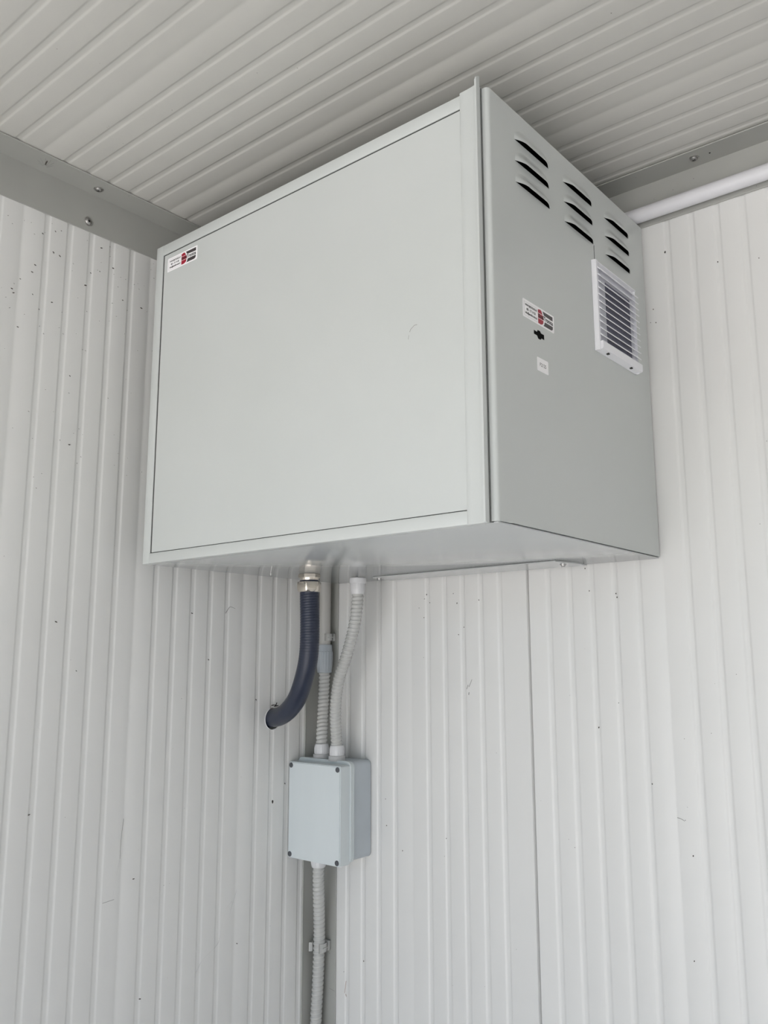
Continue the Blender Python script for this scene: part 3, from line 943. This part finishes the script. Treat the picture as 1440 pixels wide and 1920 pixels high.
for y, z in SL:
    s_ = rnd.uniform(0.7, 1.5)
    fleck(bm, (0.0001, y, z), (1, 0, 0), 0.0015 * s_, 0.0006 * s_, rnd.uniform(-0.8, 0.3))
fleck(bm, (0.0001, -0.1148, -0.3706), (1, 0, 0), 0.0030, 0.0016, 1.5)
obj('fly_specks', bm, 'speck', wl, kind='stuff')
bm = BM()
for k in range(80):
    q_ = rnd.random() ** 0.7
    fleck(bm, (0.0001, -0.64 + 0.26 * rnd.random(), 0.49 - 0.40 * (1 - q_)), (1, 0, 0), rnd.uniform(0.0005, 0.0014), rnd.uniform(0.0003, 0.0006), rnd.uniform(-0.8, 0.5))
obj('dust_specks', bm, 'scuff', wl, kind='stuff')
bm = BM()
for x, z in SR:
    s_ = rnd.uniform(0.5, 1.1)
    fleck(bm, (x, -0.0001, z), (0, -1, 0), 0.0011 * s_, 0.0008 * s_, rnd.uniform(1.0, 2.0))
fleck(bm, (0.6782, -0.0001, 0.4433), (0, -1, 0), 0.0020, 0.0011, 1.3)
obj('fly_specks', bm, 'speck', wr, kind='stuff')
def stroke(bm, pts, w):
    tube(bm, spline([Vector(p) for p in pts], 6), w, 5)
L_ = lambda q: [(-0.0002, y, z) for y, z in q]
R_ = lambda q: [(x, 0.0002, z) for x, z in q]
bm = BM()
stroke(bm, L_([(-0.2279, -0.0605), (-0.2226, -0.0533), (-0.2182, -0.0496), (-0.2078, -0.0518)]), 0.0005)
stroke(bm, L_([(-0.4026, -0.3592), (-0.4052, -0.3878), (-0.4055, -0.4129)]), 0.0003)
stroke(bm, L_([(-0.4120, -0.4660), (-0.4301, -0.4674)]), 0.0004)
obj('scuff_marks', bm, 'scuff', wl, kind='stuff')
bm = BM()
stroke(bm, L_([(-0.1974, -0.5116), (-0.2089, -0.521), (-0.2175, -0.5465), (-0.224, -0.5682), (-0.252, -0.5842), (-0.2662, -0.603)]), 0.00025)
stroke(bm, L_([(-0.1850, -0.4900), (-0.2000, -0.5250), (-0.2110, -0.5600)]), 0.00025)
stroke(bm, L_([(-0.4060, -0.4129), (-0.4110, -0.4400), (-0.4150, -0.4660)]), 0.00025)
obj('faint_scuffs', bm, 'scuff_light', wl, kind='stuff')
bm = BM()
stroke(bm, R_([(0.3295, -0.1669), (0.3253, -0.1752), (0.3232, -0.1786)]), 0.0006)
stroke(bm, R_([(0.3222, -0.1753), (0.3190, -0.1820)]), 0.0006)
stroke(bm, R_([(0.3235, -0.1868), (0.3229, -0.1910)]), 0.0008)
stroke(bm, R_([(0.6483, -0.3404), (0.6539, -0.3418), (0.6580, -0.3440)]), 0.0004)
obj('scuff_marks', bm, 'scuff', wr, kind='stuff')
bm = BM()
stroke(bm, R_([(0.0650, -0.6660), (0.0632, -0.6760), (0.0616, -0.6855)]), 0.0004)
stroke(bm, R_([(0.0640, -0.6865), (0.0655, -0.6900)]), 0.0005)
obj('red_scuff', bm, 'red_mark', wr)
bm = BM()
tube(bm, [(0.0280, -0.0013, -0.6850), (0.0385, -0.0013, -0.6868), (0.0420, -0.0016, -0.6870)], 0.0006, 5)
obj('pencil_line', bm, 'scuff', t3)
# ragged flakes of sealing foam at the hose hole
bm = BM()
for q in ([(0.002, -0.1235, -0.2125), (0.006, -0.1220, -0.2115), (0.009, -0.1200, -0.2118)], [(0.005, -0.1165, -0.2130), (0.007, -0.1160, -0.2075)],
          [(0.004, -0.1195, -0.2140), (0.008, -0.1130, -0.2128)]):
    tube(bm, q, 0.0007, 5)
obj('torn_flakes', bm, 'black', wl, kind='stuff')
bm = BM()
tube(bm, [(0.0006, HOLE[1] + 0.0186 * math.cos(a), HOLE[2] + 0.0186 * math.sin(a)) for a in [math.radians(115 + 150 * i / 30) for i in range(31)]], 0.00045, 6)
obj('hole_burr', bm, 'sticker', wl)

sp_ = thing('spider', 'tiny long-legged spider on the grey trim under the ceiling', 'spider', (0.0287, -0.6008, ZC - 0.004))
bm = ell((0, 0, 0), 0.0008, 0.0010, 0.0034)
for v in bm.verts:
    v.co = Matrix.Rotation(math.radians(60), 3, 'Y') @ v.co + Vector((0.0310, -0.6020, ZC - 0.0040))
b2 = ell((0.0278, -0.6012, ZC - 0.0052), 0.0008, 0.0008, 0.0008)
me_ = bpy.data.meshes.new('tmp'); b2.to_mesh(me_); b2.free(); bm.from_mesh(me_); bpy.data.meshes.remove(me_)
obj('spider_body', bm, 'spider', sp_, 60)
for k in range(8):
    a = math.radians(-150 + 40 * k)
    hx, hy = 0.0280, -0.6012
    bm = BM()
    tube(bm, [(hx, hy, ZC - 0.0052), (hx + 0.004 * math.cos(a), hy + 0.004 * math.sin(a), ZC - 0.0070), (hx + 0.011 * math.cos(a), hy + 0.011 * math.sin(a), ZC - 0.0018)], 0.00007, 5)
    obj('leg', bm, 'spider', sp_)
